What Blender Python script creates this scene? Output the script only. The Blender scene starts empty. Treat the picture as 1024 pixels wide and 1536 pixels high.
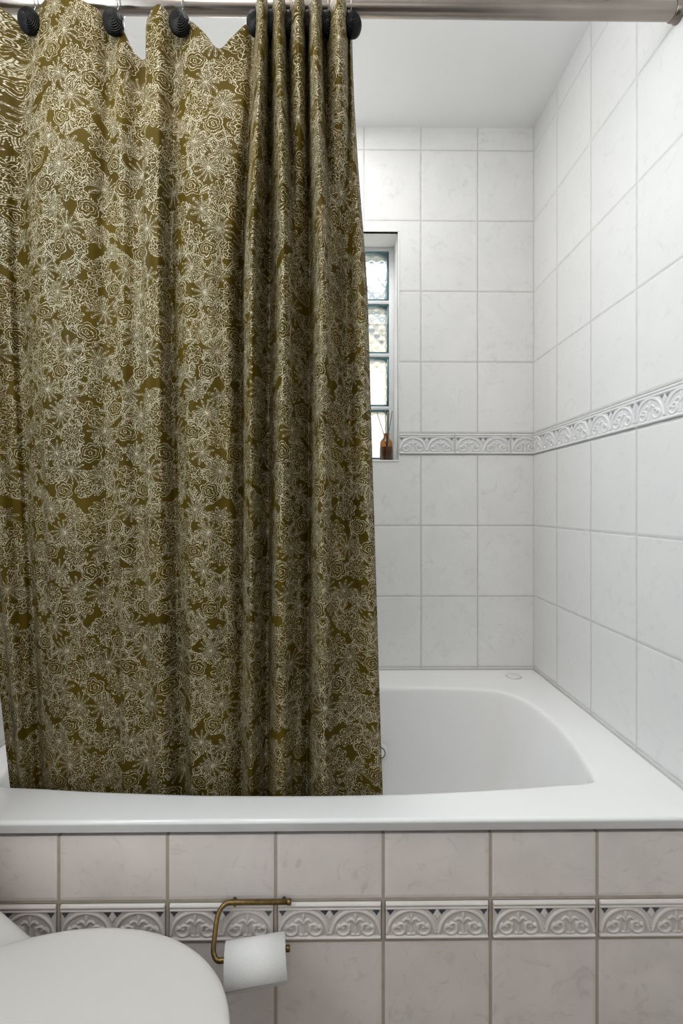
import bpy, bmesh, math, random
import numpy as np
from mathutils import Vector

random.seed(4)
PI = math.pi
sc = bpy.context.scene
COL = sc.collection
H = 1.154                 # camera height over the floor
F = 726.0                 # focal length in pixels of the 1024 x 1536 frame
XL, XR = -0.79, 0.716     # side walls
YB, YF = 1.70, 0.90       # back wall, tiled tub front
YR = -1.45                # the room goes on behind the camera
CEIL = H + 1.335
RIM = H - 0.574

# ------------------------------------------------------------------ helpers
def link(o, parent=None):
    COL.objects.link(o)
    if parent is not None:
        o.parent = parent
        o.matrix_parent_inverse = parent.matrix_world.inverted()
    return o

def mesh_obj(name, verts, faces, mat, parent=None, smooth=True, uvs=None):
    me = bpy.data.meshes.new(name)
    me.from_pydata([tuple(map(float, v)) for v in verts], [], [tuple(f) for f in faces])
    me.update()
    if smooth:
        me.polygons.foreach_set('use_smooth', [True] * len(me.polygons))
    if uvs is not None:
        lay = me.uv_layers.new(name='UVMap')
        li = np.empty(len(me.loops), dtype=np.int32)
        me.loops.foreach_get('vertex_index', li)
        lay.data.foreach_set('uv', np.asarray(uvs, dtype=np.float32)[li].ravel())
    o = bpy.data.objects.new(name, me)
    mats = mat if isinstance(mat, (list, tuple)) else [mat]
    for m in mats:
        me.materials.append(m)
    return link(o, parent)

def bm_obj(name, bm, mat, parent=None, smooth=True):
    me = bpy.data.meshes.new(name)
    bmesh.ops.recalc_face_normals(bm, faces=bm.faces)
    bm.to_mesh(me); bm.free()
    if smooth:
        me.polygons.foreach_set('use_smooth', [True] * len(me.polygons))
    me.materials.append(mat)
    return link(bpy.data.objects.new(name, me), parent)

def empty(name, loc, rot=(0, 0, 0)):
    o = bpy.data.objects.new(name, None)
    o.empty_display_size = 0.05
    COL.objects.link(o)
    o.location = loc; o.rotation_euler = rot
    bpy.context.view_layer.update()
    return o

def tag(o, label=None, cat=None, group=None, kind=None):
    if label: o['label'] = label
    if cat: o['category'] = cat
    if group: o['group'] = group
    if kind: o['kind'] = kind
    return o

def sharp(o, ang=35):
    me = o.data
    bm = bmesh.new(); bm.from_mesh(me)
    for e in bm.edges:
        if len(e.link_faces) == 2 and e.calc_face_angle(0) > math.radians(ang):
            e.smooth = False
    bm.to_mesh(me); bm.free()
    return o

def bevel_box(bm, x0, x1, y0, y1, z0, z1, r=0.002, seg=2):
    b = bmesh.new()
    bmesh.ops.create_cube(b, size=1)
    for v in b.verts:
        v.co = Vector(((x0 + x1) / 2 + v.co.x * (x1 - x0), (y0 + y1) / 2 + v.co.y * (y1 - y0), (z0 + z1) / 2 + v.co.z * (z1 - z0)))
    if r > 0:
        bmesh.ops.bevel(b, geom=b.edges[:], offset=r, segments=seg, affect='EDGES', profile=0.5)
    tmp = bpy.data.meshes.new('tmp'); b.to_mesh(tmp); b.free()
    bm.from_mesh(tmp); bpy.data.meshes.remove(tmp)

def lathe(profile, n=48, cap0=False, cap1=False):
    """profile: list of (r, z); returns verts, faces about the z axis"""
    V, Fc = [], []
    for r, z in profile:
        for k in range(n):
            a = 2 * PI * k / n
            V.append((r * math.cos(a), r * math.sin(a), z))
    for i in range(len(profile) - 1):
        for k in range(n):
            k2 = (k + 1) % n
            Fc.append((i * n + k, i * n + k2, (i + 1) * n + k2, (i + 1) * n + k))
    if cap0: Fc.append(tuple(range(n))[::-1])
    if cap1: Fc.append(tuple((len(profile) - 1) * n + k for k in range(n)))
    return V, Fc

def place(V, axis, origin, up=(0, 0, 1)):
    """rotate lathe verts so local z follows axis"""
    q = Vector((0, 0, 1)).rotation_difference(Vector(axis).normalized())
    return [tuple(q @ Vector(v) + Vector(origin)) for v in V]

def tube(pts, r, n=14, closed=False):
    pts = [Vector(p) for p in pts]
    N = len(pts)
    V, Fc = [], []
    prev = None
    for i, p in enumerate(pts):
        if closed:
            t = pts[(i + 1) % N] - pts[i - 1]
        else:
            t = pts[min(i + 1, N - 1)] - pts[max(i - 1, 0)]
        t.normalize()
        if prev is None:
            a = Vector((0, 1, 0)) if abs(t.y) < 0.9 else Vector((1, 0, 0))
            nrm = (a - t * a.dot(t)).normalized()
        else:
            nrm = (prev - t * prev.dot(t)).normalized()
        prev = nrm
        b = t.cross(nrm)
        for k in range(n):
            a = 2 * PI * k / n
            V.append(tuple(p + (nrm * math.cos(a) + b * math.sin(a)) * r))
    for i in range(N if closed else N - 1):
        j = (i + 1) % N
        for k in range(n):
            k2 = (k + 1) % n
            Fc.append((i * n + k, i * n + k2, j * n + k2, j * n + k))
    if not closed:
        Fc.append(tuple(range(n))[::-1]); Fc.append(tuple((N - 1) * n + k for k in range(n)))
    return V, Fc

def joinvf(*vfs):
    V, Fc = [], []
    for v, f in vfs:
        o = len(V); V += list(v); Fc += [tuple(i + o for i in q) for q in f]
    return V, Fc

def catmull(xs, ks, q):
    """monotone-ish cubic through samples xs at knots ks, read at q (arrays)"""
    xs = np.asarray(xs, float); ks = np.asarray(ks, float)
    m = np.gradient(xs, ks)
    i = np.clip(np.searchsorted(ks, q, side='right') - 1, 0, len(ks) - 2)
    h = ks[i + 1] - ks[i]; t = (q - ks[i]) / h
    h00 = 2*t**3 - 3*t**2 + 1; h10 = t**3 - 2*t**2 + t; h01 = -2*t**3 + 3*t**2; h11 = t**3 - t**2
    return h00 * xs[i] + h10 * h * m[i] + h01 * xs[i + 1] + h11 * h * m[i + 1]

# ------------------------------------------------------------------ node maths
class NB:
    def __init__(s, tree): s.t = tree
    def node(s, kind, **kw):
        n = s.t.nodes.new(kind)
        for k, v in kw.items(): setattr(n, k, v)
        return n
    def m(s, op, *a, clamp=False):
        n = s.t.nodes.new('ShaderNodeMath'); n.operation = op; n.use_clamp = clamp
        for i, x in enumerate(a):
            if isinstance(x, E): s.t.links.new(x.s, n.inputs[i])
            else: n.inputs[i].default_value = float(x)
        return E(s, n.outputs[0])
    def noise(s, vec, scale, detail=2, rough=0.5, out='Fac', dim='3D', distortion=0):
        n = s.node('ShaderNodeTexNoise', noise_dimensions=dim)
        n.inputs['Scale'].default_value = scale; n.inputs['Detail'].default_value = detail
        n.inputs['Roughness'].default_value = rough; n.inputs['Distortion'].default_value = distortion
        if vec is not None: s.t.links.new(vec, n.inputs['Vector'])
        return E(s, n.outputs[out])
    def ramp(s, fac, stops):
        n = s.node('ShaderNodeValToRGB')
        el = n.color_ramp.elements
        while len(el) < len(stops): el.new(0.5)
        for e, (p, c) in zip(el, stops):
            e.position = p; e.color = (c[0], c[1], c[2], 1)
        s.t.links.new(fac.s, n.inputs[0])
        return n.outputs[0]
    def mix(s, fac, a, b):
        n = s.node('ShaderNodeMix', data_type='RGBA')
        for i, x in ((0, fac), (6, a), (7, b)):
            if isinstance(x, E): s.t.links.new(x.s, n.inputs[i])
            elif isinstance(x, (int, float)): n.inputs[i].default_value = x
            elif isinstance(x, tuple): n.inputs[i].default_value = (*x[:3], 1)
            else: s.t.links.new(x, n.inputs[i])
        return n.outputs[2]
class E:
    def __init__(s, nb, sock): s.nb = nb; s.s = sock
    def __add__(s, o): return s.nb.m('ADD', s, o)
    def __radd__(s, o): return s.nb.m('ADD', o, s)
    def __sub__(s, o): return s.nb.m('SUBTRACT', s, o)
    def __rsub__(s, o): return s.nb.m('SUBTRACT', o, s)
    def __mul__(s, o): return s.nb.m('MULTIPLY', s, o)
    def __rmul__(s, o): return s.nb.m('MULTIPLY', o, s)
    def __truediv__(s, o): return s.nb.m('DIVIDE', s, o)

def srgb(r, g, b):
    def f(c):
        c /= 255.0
        return c / 12.92 if c <= 0.04045 else ((c + 0.055) / 1.055) ** 2.4
    return (f(r), f(g), f(b))

def new_mat(name):
    m = bpy.data.materials.new(name); m.use_nodes = True
    t = m.node_tree
    return m, t, t.nodes['Principled BSDF'], NB(t)

def plain(name, col, rough=0.4, metal=0.0, noise=0.04, nscale=30, bump=0.0, coat=0.0, **kw):
    m, t, p, nb = new_mat(name)
    tc = nb.node('ShaderNodeTexCoord')
    n = nb.noise(tc.outputs['Object'], nscale, 3)
    lo = tuple(max(0, c * (1 - noise)) for c in col); hi = tuple(min(1, c * (1 + noise)) for c in col)
    t.links.new(nb.ramp(n, [(0.3, lo), (0.7, hi)]), p.inputs['Base Color'])
    p.inputs['Roughness'].default_value = rough
    p.inputs['Metallic'].default_value = metal
    p.inputs['Coat Weight'].default_value = coat
    for k, v in kw.items(): p.inputs[k].default_value = v
    if bump:
        b = nb.node('ShaderNodeBump'); b.inputs['Strength'].default_value = bump; b.inputs['Distance'].default_value = 0.002
        t.links.new(nb.noise(tc.outputs['Object'], nscale * 4, 4).s, b.inputs['Height'])
        t.links.new(b.outputs[0], p.inputs['Normal'])
    return m

def tile_mat(name, axis, u0, z_top, z_bot, tile, vein, grout, gw=0.0042, tw=0.2, th=0.2485, rough=0.25):
    """glazed tiles: u along x or y with a joint at u0, rows counted up from z_top and down from z_bot"""
    m, t, p, nb = new_mat(name)
    g = nb.node('ShaderNodeNewGeometry')
    sep = nb.node('ShaderNodeSeparateXYZ'); t.links.new(g.outputs['Position'], sep.inputs[0])
    u = E(nb, sep.outputs[0 if axis == 'x' else 1]) - u0
    z = E(nb, sep.outputs[2])
    up = nb.m('GREATER_THAN', z, (z_top + z_bot) / 2)
    v = up * (z - z_top) + (1 - up) * (z_bot - z)
    inband = nb.m('LESS_THAN', v, 0.0)
    fu = nb.m('FLOORED_MODULO', u, tw); fv = nb.m('FLOORED_MODULO', v, th)
    du = nb.m('MINIMUM', fu, tw - fu); dv = nb.m('MINIMUM', fv, th - fv)
    d = nb.m('MINIMUM', du, dv)
    # per-tile variation
    iu = nb.m('FLOOR', u / tw); iv = nb.m('FLOOR', v / th) + up * 17.0
    comb = nb.node('ShaderNodeCombineXYZ'); t.links.new(iu.s, comb.inputs[0]); t.links.new(iv.s, comb.inputs[1])
    wn = nb.node('ShaderNodeTexWhiteNoise', noise_dimensions='2D'); t.links.new(comb.outputs[0], wn.inputs['Vector'])
    rnd = E(nb, wn.outputs['Value'])
    off = nb.node('ShaderNodeVectorMath', operation='ADD')
    sc_ = nb.node('ShaderNodeVectorMath', operation='SCALE'); sc_.inputs['Scale'].default_value = 3.0
    t.links.new(wn.outputs['Color'], sc_.inputs[0])
    t.links.new(g.outputs['Position'], off.inputs[0]); t.links.new(sc_.outputs[0], off.inputs[1])
    n1 = nb.noise(off.outputs[0], 9, 3, 0.55, distortion=0.7)
    n2 = nb.noise(off.outputs[0], 22, 3, 0.62, distortion=1.5)
    cloud = nb.ramp(n1, [(0.30, vein), (0.62, tile)])
    streak = nb.ramp(n2, [(0.26, tuple(c * 0.9 for c in vein)), (0.44, tile)])
    col = nb.mix(0.5, cloud, streak)
    col = nb.mix(rnd * 0.06, col, tuple(c * 0.8 for c in tile))
    gm = nb.node('ShaderNodeMapRange', interpolation_type='SMOOTHSTEP'); t.links.new(d.s, gm.inputs[0])
    gm.inputs[1].default_value = gw * 0.36; gm.inputs[2].default_value = gw * 0.66; gm.inputs[3].default_value = 1; gm.inputs[4].default_value = 0
    gmask = nb.m('MAXIMUM', E(nb, gm.outputs[0]), inband)
    gn = nb.noise(g.outputs['Position'], 40, 3)
    gcol = nb.ramp(gn, [(0.3, tuple(c * 0.85 for c in grout)), (0.7, grout)])
    t.links.new(nb.mix(gmask, col, gcol), p.inputs['Base Color'])
    t.links.new((gmask * 0.6 + rough).s, p.inputs['Roughness'])
    hm = nb.node('ShaderNodeMapRange', interpolation_type='SMOOTHSTEP'); t.links.new(d.s, hm.inputs[0])
    hm.inputs[1].default_value = gw * 0.3; hm.inputs[2].default_value = gw * 1.6
    hgt = E(nb, hm.outputs[0]) * 0.9 + nb.noise(g.outputs['Position'], 12, 2) * 0.35
    b = nb.node('ShaderNodeBump'); b.inputs['Strength'].default_value = 0.55; b.inputs['Distance'].default_value = 0.0018
    t.links.new(hgt.s, b.inputs['Height']); t.links.new(b.outputs[0], p.inputs['Normal'])
    p.inputs['Specular IOR Level'].default_value = 0.45
    return m

# ------------------------------------------------------------------ materials
WT = srgb(234, 234, 233); WV = srgb(223, 223, 223); WG = srgb(206, 205, 203)
FT = srgb(240, 230, 225); FV = srgb(219, 209, 204); FG = srgb(184, 172, 158)
BT, BB = H + 0.2605, H + 0.1815       # listello on the walls
FBT, FBB = H - 0.7305, H - 0.8065     # listello on the tub front
M_back = tile_mat('tile_back', 'x', 0.517, BT, BB, WT, WV, WG)
M_side = tile_mat('tile_side', 'y', 0.127, BT, BB, srgb(228, 228, 227), WV, WG)
M_front = tile_mat('tile_front', 'x', -0.1025, FBT, FBB, FT, FV, FG, gw=0.0062, rough=0.3)
M_ceil = plain('ceiling_paint', srgb(244, 244, 243), 0.85, noise=0.01, nscale=4)
M_plaster = plain('white_plaster', srgb(246, 246, 246), 0.7, noise=0.01)
M_floor = tile_mat('tile_floor', 'x', 0.0, 0.05, 0.0, srgb(176, 160, 146), srgb(160, 146, 132), srgb(120, 110, 100))
M_acryl = plain('white_acrylic', srgb(246, 246, 246), 0.16, noise=0.006, nscale=6, coat=0.3)
M_cap = plain('white_cap', srgb(226, 226, 226), 0.25, noise=0.01)
M_ceramic = plain('toilet_ceramic', srgb(235, 234, 232), 0.18, noise=0.006, nscale=5, coat=0.3)
M_seat = plain('toilet_plastic', srgb(229, 226, 222), 0.32, noise=0.008, nscale=7)
M_steel = plain('brushed_steel', srgb(150, 141, 134), 0.24, metal=1.0, noise=0.12, nscale=9)
M_wire = plain('ring_wire', srgb(190, 188, 185), 0.22, metal=1.0, noise=0.05)
M_knob = plain('black_knob', srgb(4, 4, 5), 0.22, noise=0.2, nscale=60, **{'Specular IOR Level': 0.16})
M_brass = plain('aged_brass', srgb(124, 103, 66), 0.36, metal=1.0, noise=0.28, nscale=140)
M_paper = plain('tissue_paper', srgb(243, 242, 240), 0.95, noise=0.015, nscale=220, bump=0.5)
M_core = plain('cardboard', srgb(150, 125, 98), 0.9)
M_silicone = plain('grey_silicone', srgb(190, 188, 184), 0.5)
M_chrome = plain('chrome', srgb(120, 118, 116), 0.15, metal=1.0)
M_mortar = plain('white_mortar', srgb(236, 238, 240), 0.6, noise=0.02)
M_reed = plain('grey_reed', srgb(104, 98, 92), 0.7, noise=0.15, nscale=200)

def glass(name, col, rough=0.02, ior=1.45):
    m, t, p, nb = new_mat(name)
    tc = nb.node('ShaderNodeTexCoord')
    n = nb.noise(tc.outputs['Object'], 25, 2)
    t.links.new(nb.ramp(n, [(0.3, tuple(c * 0.94 for c in col)), (0.7, col)]), p.inputs['Base Color'])
    p.inputs['Transmission Weight'].default_value = 1; p.inputs['Roughness'].default_value = rough
    p.inputs['IOR'].default_value = ior
    return m
M_pane = glass('block_face_glass', srgb(244, 250, 250), 0.03, 1.32)
def see_through(m, f):
    t = m.node_tree; p = t.nodes['Principled BSDF']; out = t.nodes['Material Output']
    mx = t.nodes.new('ShaderNodeMixShader'); mx.inputs[0].default_value = f
    tr = t.nodes.new('ShaderNodeBsdfTransparent'); tr.inputs[0].default_value = (0.97, 0.99, 0.99, 1)
    t.links.new(p.outputs[0], mx.inputs[1]); t.links.new(tr.outputs[0], mx.inputs[2]); t.links.new(mx.outputs[0], out.inputs[0])
see_through(M_pane, 0.3)
M_edge = plain('block_edge_glass', srgb(84, 122, 130), 0.25, noise=0.45, nscale=26, coat=0.3)
M_amber = glass('amber_glass', srgb(172, 124, 70), 0.04)
see_through(M_amber, 0.25)
M_liquid = plain('amber_oil', srgb(128, 96, 72), 0.25, noise=0.1)

def listello_mat(name, base, dark, hollow_tint):
    m, t, p, nb = new_mat(name)
    a = nb.node('ShaderNodeAttribute', attribute_name='tint')
    sep = nb.node('ShaderNodeSeparateColor'); t.links.new(a.outputs['Color'], sep.inputs[0])
    g = nb.node('ShaderNodeNewGeometry')
    n = nb.noise(g.outputs['Position'], 30, 3)
    col = nb.ramp(n, [(0.3, tuple(c * 0.93 for c in base)), (0.7, base)])
    col = nb.mix(E(nb, sep.outputs[1]) * 0.55, col, hollow_tint)
    col = nb.mix(E(nb, sep.outputs[0]), col, dark)
    t.links.new(col, p.inputs['Base Color'])
    p.inputs['Roughness'].default_value = 0.3
    return m
M_lw = listello_mat('listello_white', srgb(230, 230, 230), srgb(128, 132, 140), srgb(178, 177, 178))
M_lf = listello_mat('listello_warm', srgb(232, 224, 219), srgb(78, 82, 92), srgb(158, 146, 132))

# ------------------------------------------------------------------ curtain cloth material
def curtain_mat():
    m, t, p, nb = new_mat('embroidered_cloth')
    uvm = nb.node('ShaderNodeUVMap', uv_map='UVMap')
    uvn = nb.node('ShaderNodeVectorMath', operation='SCALE'); uvn.inputs['Scale'].default_value = 1.08
    t.links.new(uvm.outputs[0], uvn.inputs[0])
    wob = nb.node('ShaderNodeTexNoise', noise_dimensions='2D'); wob.inputs['Scale'].default_value = 38
    wob.inputs['Detail'].default_value = 1
    t.links.new(uvn.outputs[0], wob.inputs['Vector'])
    ws = nb.node('ShaderNodeSeparateColor'); t.links.new(wob.outputs['Color'], ws.inputs[0])
    sep = nb.node('ShaderNodeSeparateXYZ'); t.links.new(uvn.outputs[0], sep.inputs[0])
    u = E(nb, sep.outputs[0]) + (E(nb, ws.outputs[0]) - 0.5) * 0.009
    v = E(nb, sep.outputs[1]) + (E(nb, ws.outputs[1]) - 0.5) * 0.009
    P, Q = 0.172, 0.262
    W = 0.00064
    def line(dist, w=W):
        n = nb.node('ShaderNodeMapRange'); t.links.new(nb.m('ABSOLUTE', dist).s, n.inputs[0])
        n.inputs[1].default_value = w * 0.65; n.inputs[2].default_value = w * 1.55
        n.inputs[3].default_value = 1; n.inputs[4].default_value = 0
        return E(nb, n.outputs[0])
    # background: crowded leaf outlines, nested and partly dotted
    cv = nb.node('ShaderNodeCombineXYZ'); t.links.new(u.s, cv.inputs[0]); t.links.new((v * 0.72).s, cv.inputs[1])
    vo = nb.node('ShaderNodeTexVoronoi', feature='DISTANCE_TO_EDGE', voronoi_dimensions='2D'); vo.inputs['Scale'].default_value = 62
    t.links.new(cv.outputs[0], vo.inputs['Vector'])
    d1 = E(nb, vo.outputs['Distance']) / 62.0
    dots = nb.m('GREATER_THAN', nb.m('SINE', (u + v * 0.6) * 1700.0), -0.3)
    base = nb.m('MAXIMUM', line(d1 - 0.0011), line(d1 - 0.0042) * dots)
    bare = nb.m('GREATER_THAN', nb.noise(uvn.outputs[0], 27, 0, dim='2D'), 0.43)
    L = base * bare
    def motif(L, cu, cv, R, n, kind, rot=0.0, sq=1.0):
        du = nb.m('WRAP', u - cu, P / 2, -P / 2); dv = nb.m('WRAP', v - cv, Q / 2, -Q / 2)
        if sq != 1.0: dv = dv * sq
        r = nb.m('SQRT', du * du + dv * dv)
        th = nb.m('ARCTAN2', dv, du) + rot
        c = nb.m('ABSOLUTE', nb.m('COSINE', th * (n / 2.0)))
        if kind == 'daisy':            # round petals, double outline, heart
            f = nb.m('SQRT', c) * (0.52 * R) + 0.48 * R
            l = line(r - f)
            l = nb.m('MAXIMUM', l, line(r - f * 0.70, W * 0.9))
            l = nb.m('MAXIMUM', l, line(r - 0.24 * R))
            spokes = line((1.0 - c) * r * 0.8, W * 0.8) * nb.m('GREATER_THAN', r, R * 0.24)
            # a short stamen line along each petal
            s = nb.m('ABSOLUTE', nb.m('SINE', th * (n / 2.0)))
            st = line(s * r * (2.0 / n), W * 0.8) * nb.m('GREATER_THAN', r, R * 0.3)
            l = nb.m('MAXIMUM', l, st)
            if R > 0.02: l = nb.m('MAXIMUM', l, line(r - 0.12 * R))
        elif kind == 'star':           # long pointed leaves
            f = nb.m('POWER', c, 1.15) * (0.78 * R) + 0.22 * R
            l = nb.m('MAXIMUM', line(r - f), line(r - f * 0.66, W * 0.9))
            s = nb.m('ABSOLUTE', nb.m('SINE', th * (n / 2.0)))
            st = line(s * r * (2.0 / n), W * 0.75)
            l = nb.m('MAXIMUM', l, st)
        else:                          # rose: nested wobbling rings
            f = c * (0.22 * R) + 0.78 * R
            q = r / f
            l = line((nb.m('FRACT', q * 3.4 + nb.m('SINE', th * 2.0 + q * 7.0) * 0.18) - 0.5) * (R * 0.30))
            l = nb.m('MAXIMUM', l, line(r - f))
        inside = nb.m('LESS_THAN', r, f + W)
        return nb.m('MAXIMUM', L * (1 - inside), l * inside)
    specs = [
        (0.018, 0.020, 0.024, 11, 'star', 0.3, 1), (0.070, 0.034, 0.021, 7, 'star', 1.0, 1.2),
        (0.128, 0.022, 0.022, 9, 'daisy', 0.2, 1), (0.158, 0.058, 0.017, 5, 'rose', 0.4, 1),
        (0.046, 0.072, 0.026, 13, 'star', 0.1, 1), (0.098, 0.072, 0.024, 8, 'daisy', 0.5, 1),
        (0.012, 0.112, 0.020, 6, 'rose', 0.2, 1.2), (0.132, 0.106, 0.027, 12, 'star', 0.7, 1),
        (0.072, 0.122, 0.023, 10, 'daisy', 0.1, 1), (0.034, 0.158, 0.022, 9, 'star', 0.9, .9),
        (0.105, 0.158, 0.019, 6, 'rose', 0.5, 1), (0.154, 0.160, 0.022, 8, 'daisy', 0.3, 1),
        (0.068, 0.198, 0.026, 12, 'star', 0.5, 1), (0.014, 0.208, 0.021, 7, 'daisy', 0.8, 1.1),
        (0.122, 0.208, 0.023, 9, 'star', 0.0, 1.1), (0.092, 0.240, 0.016, 5, 'daisy', 0.6, 1),
        (0.048, 0.242, 0.018, 6, 'rose', 0.6, 1), (0.154, 0.242, 0.017, 9, 'star', 0.2, 1),
    ]
    for s_ in specs: L = motif(L, s_[0], s_[1], s_[2] * 1.14, *s_[3:])
    # stitched look: the thread breaks into dashes
    brk = nb.noise(uvn.outputs[0], 520, 0, dim='2D')
    bm_ = nb.node('ShaderNodeMapRange'); t.links.new(brk.s, bm_.inputs[0])
    bm_.inputs[1].default_value = 0.32; bm_.inputs[2].default_value = 0.50; bm_.inputs[3].default_value = 0.2; bm_.inputs[4].default_value = 1
    L = L * E(nb, bm_.outputs[0])
    gn = nb.noise(uvn.outputs[0], 7, 3, dim='2D')
    ground = nb.ramp(gn, [(0.3, srgb(68, 54, 10)), (0.7, srgb(84, 68, 16))])
    thread = nb.ramp(nb.noise(uvn.outputs[0], 260, 1, dim='2D'), [(0.3, srgb(162, 153, 126)), (0.7, srgb(204, 196, 172))])
    t.links.new(nb.mix(L, ground, thread), p.inputs['Base Color'])
    p.inputs['Roughness'].default_value = 0.45
    t.links.new((L * 0.35 + 0.08).s, p.inputs['Specular IOR Level'])
    return m
M_cloth = curtain_mat()

# ------------------------------------------------------------------ room shell
def quad_wall(name, pts, mat):
    o = mesh_obj(name, pts, [(0, 1, 2, 3)], mat, smooth=False)
    return tag(o, kind='structure')
def slab(name, x0, x1, y0, y1, z0, z1, mat):
    bm = bmesh.new(); bevel_box(bm, x0, x1, y0, y1, z0, z1, 0)
    return tag(bm_obj(name, bm, mat, smooth=False), kind='structure')
slab('floor', XL - 0.1, XR + 0.1, YR, YB + 0.3, -0.1, 0, M_floor)
slab('ceiling', XL - 0.1, XR + 0.1, YR, YB + 0.3, CEIL, CEIL + 0.1, M_ceil)
slab('wall_rear', XL - 0.1, XR + 0.1, YR - 0.1, YR, 0, CEIL, M_plaster)
slab('wall_left', XL - 0.1, XL, YR, YB + 0.3, 0, CEIL, M_side)
slab('wall_right', XR, XR + 0.1, YR, YB + 0.3, 0, CEIL, M_side)
# back wall with the window niche
NX0, NX1, NZ0, NZ1 = 0.034, 0.236, H + 0.164, H + 0.966
ND = 0.215   # wall thickness
xs = [XL, NX0, NX1, XR]; zs = [0, NZ0, NZ1, CEIL]
V, Fc, MI = [], [], []
for y in (YB, YB + ND):
    for z in zs:
        for x in xs: V.append((x, y, z))
def vid(l, i, k): return l * 16 + k * 4 + i
for k in range(3):
    for i in range(3):
        if i == 1 and k == 1: continue
        Fc.append((vid(0, i, k), vid(0, i + 1, k), vid(0, i + 1, k + 1), vid(0, i, k + 1))); MI.append(0)
        Fc.append((vid(1, i, k), vid(1, i, k + 1), vid(1, i + 1, k + 1), vid(1, i + 1, k))); MI.append(1)
ring = [(1, 1), (2, 1), (2, 2), (1, 2)]
for a in range(4):
    (i, k), (i2, k2) = ring[a], ring[(a + 1) % 4]
    Fc.append((vid(0, i, k), vid(1, i, k), vid(1, i2, k2), vid(0, i2, k2))); MI.append(1)
wb = mesh_obj('wall_back', V, Fc, [M_back, M_plaster], smooth=False)
for pl, mi in zip(wb.data.polygons, MI): pl.material_index = mi
tag(wb, kind='structure')
# slim white edge profile round the niche
bm = bmesh.new()
e = 0.0045
for (a, b, c, d) in ((NX0 - e, NX1 + e, NZ1, NZ1 + e), (NX0 - e, NX1 + e, NZ0 - e, NZ0), (NX0 - e, NX0, NZ0, NZ1), (NX1, NX1 + e, NZ0, NZ1)):
    bevel_box(bm, a, b, YB - 0.003, YB + 0.012, c, d, 0.001, 1)
tag(bm_obj('trim_1', bm, M_plaster), kind='structure')

# tiled front of the tub
slab('wall_front', XL, XR, YF, YF + 0.05, 0, RIM - 0.035, M_front)

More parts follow.
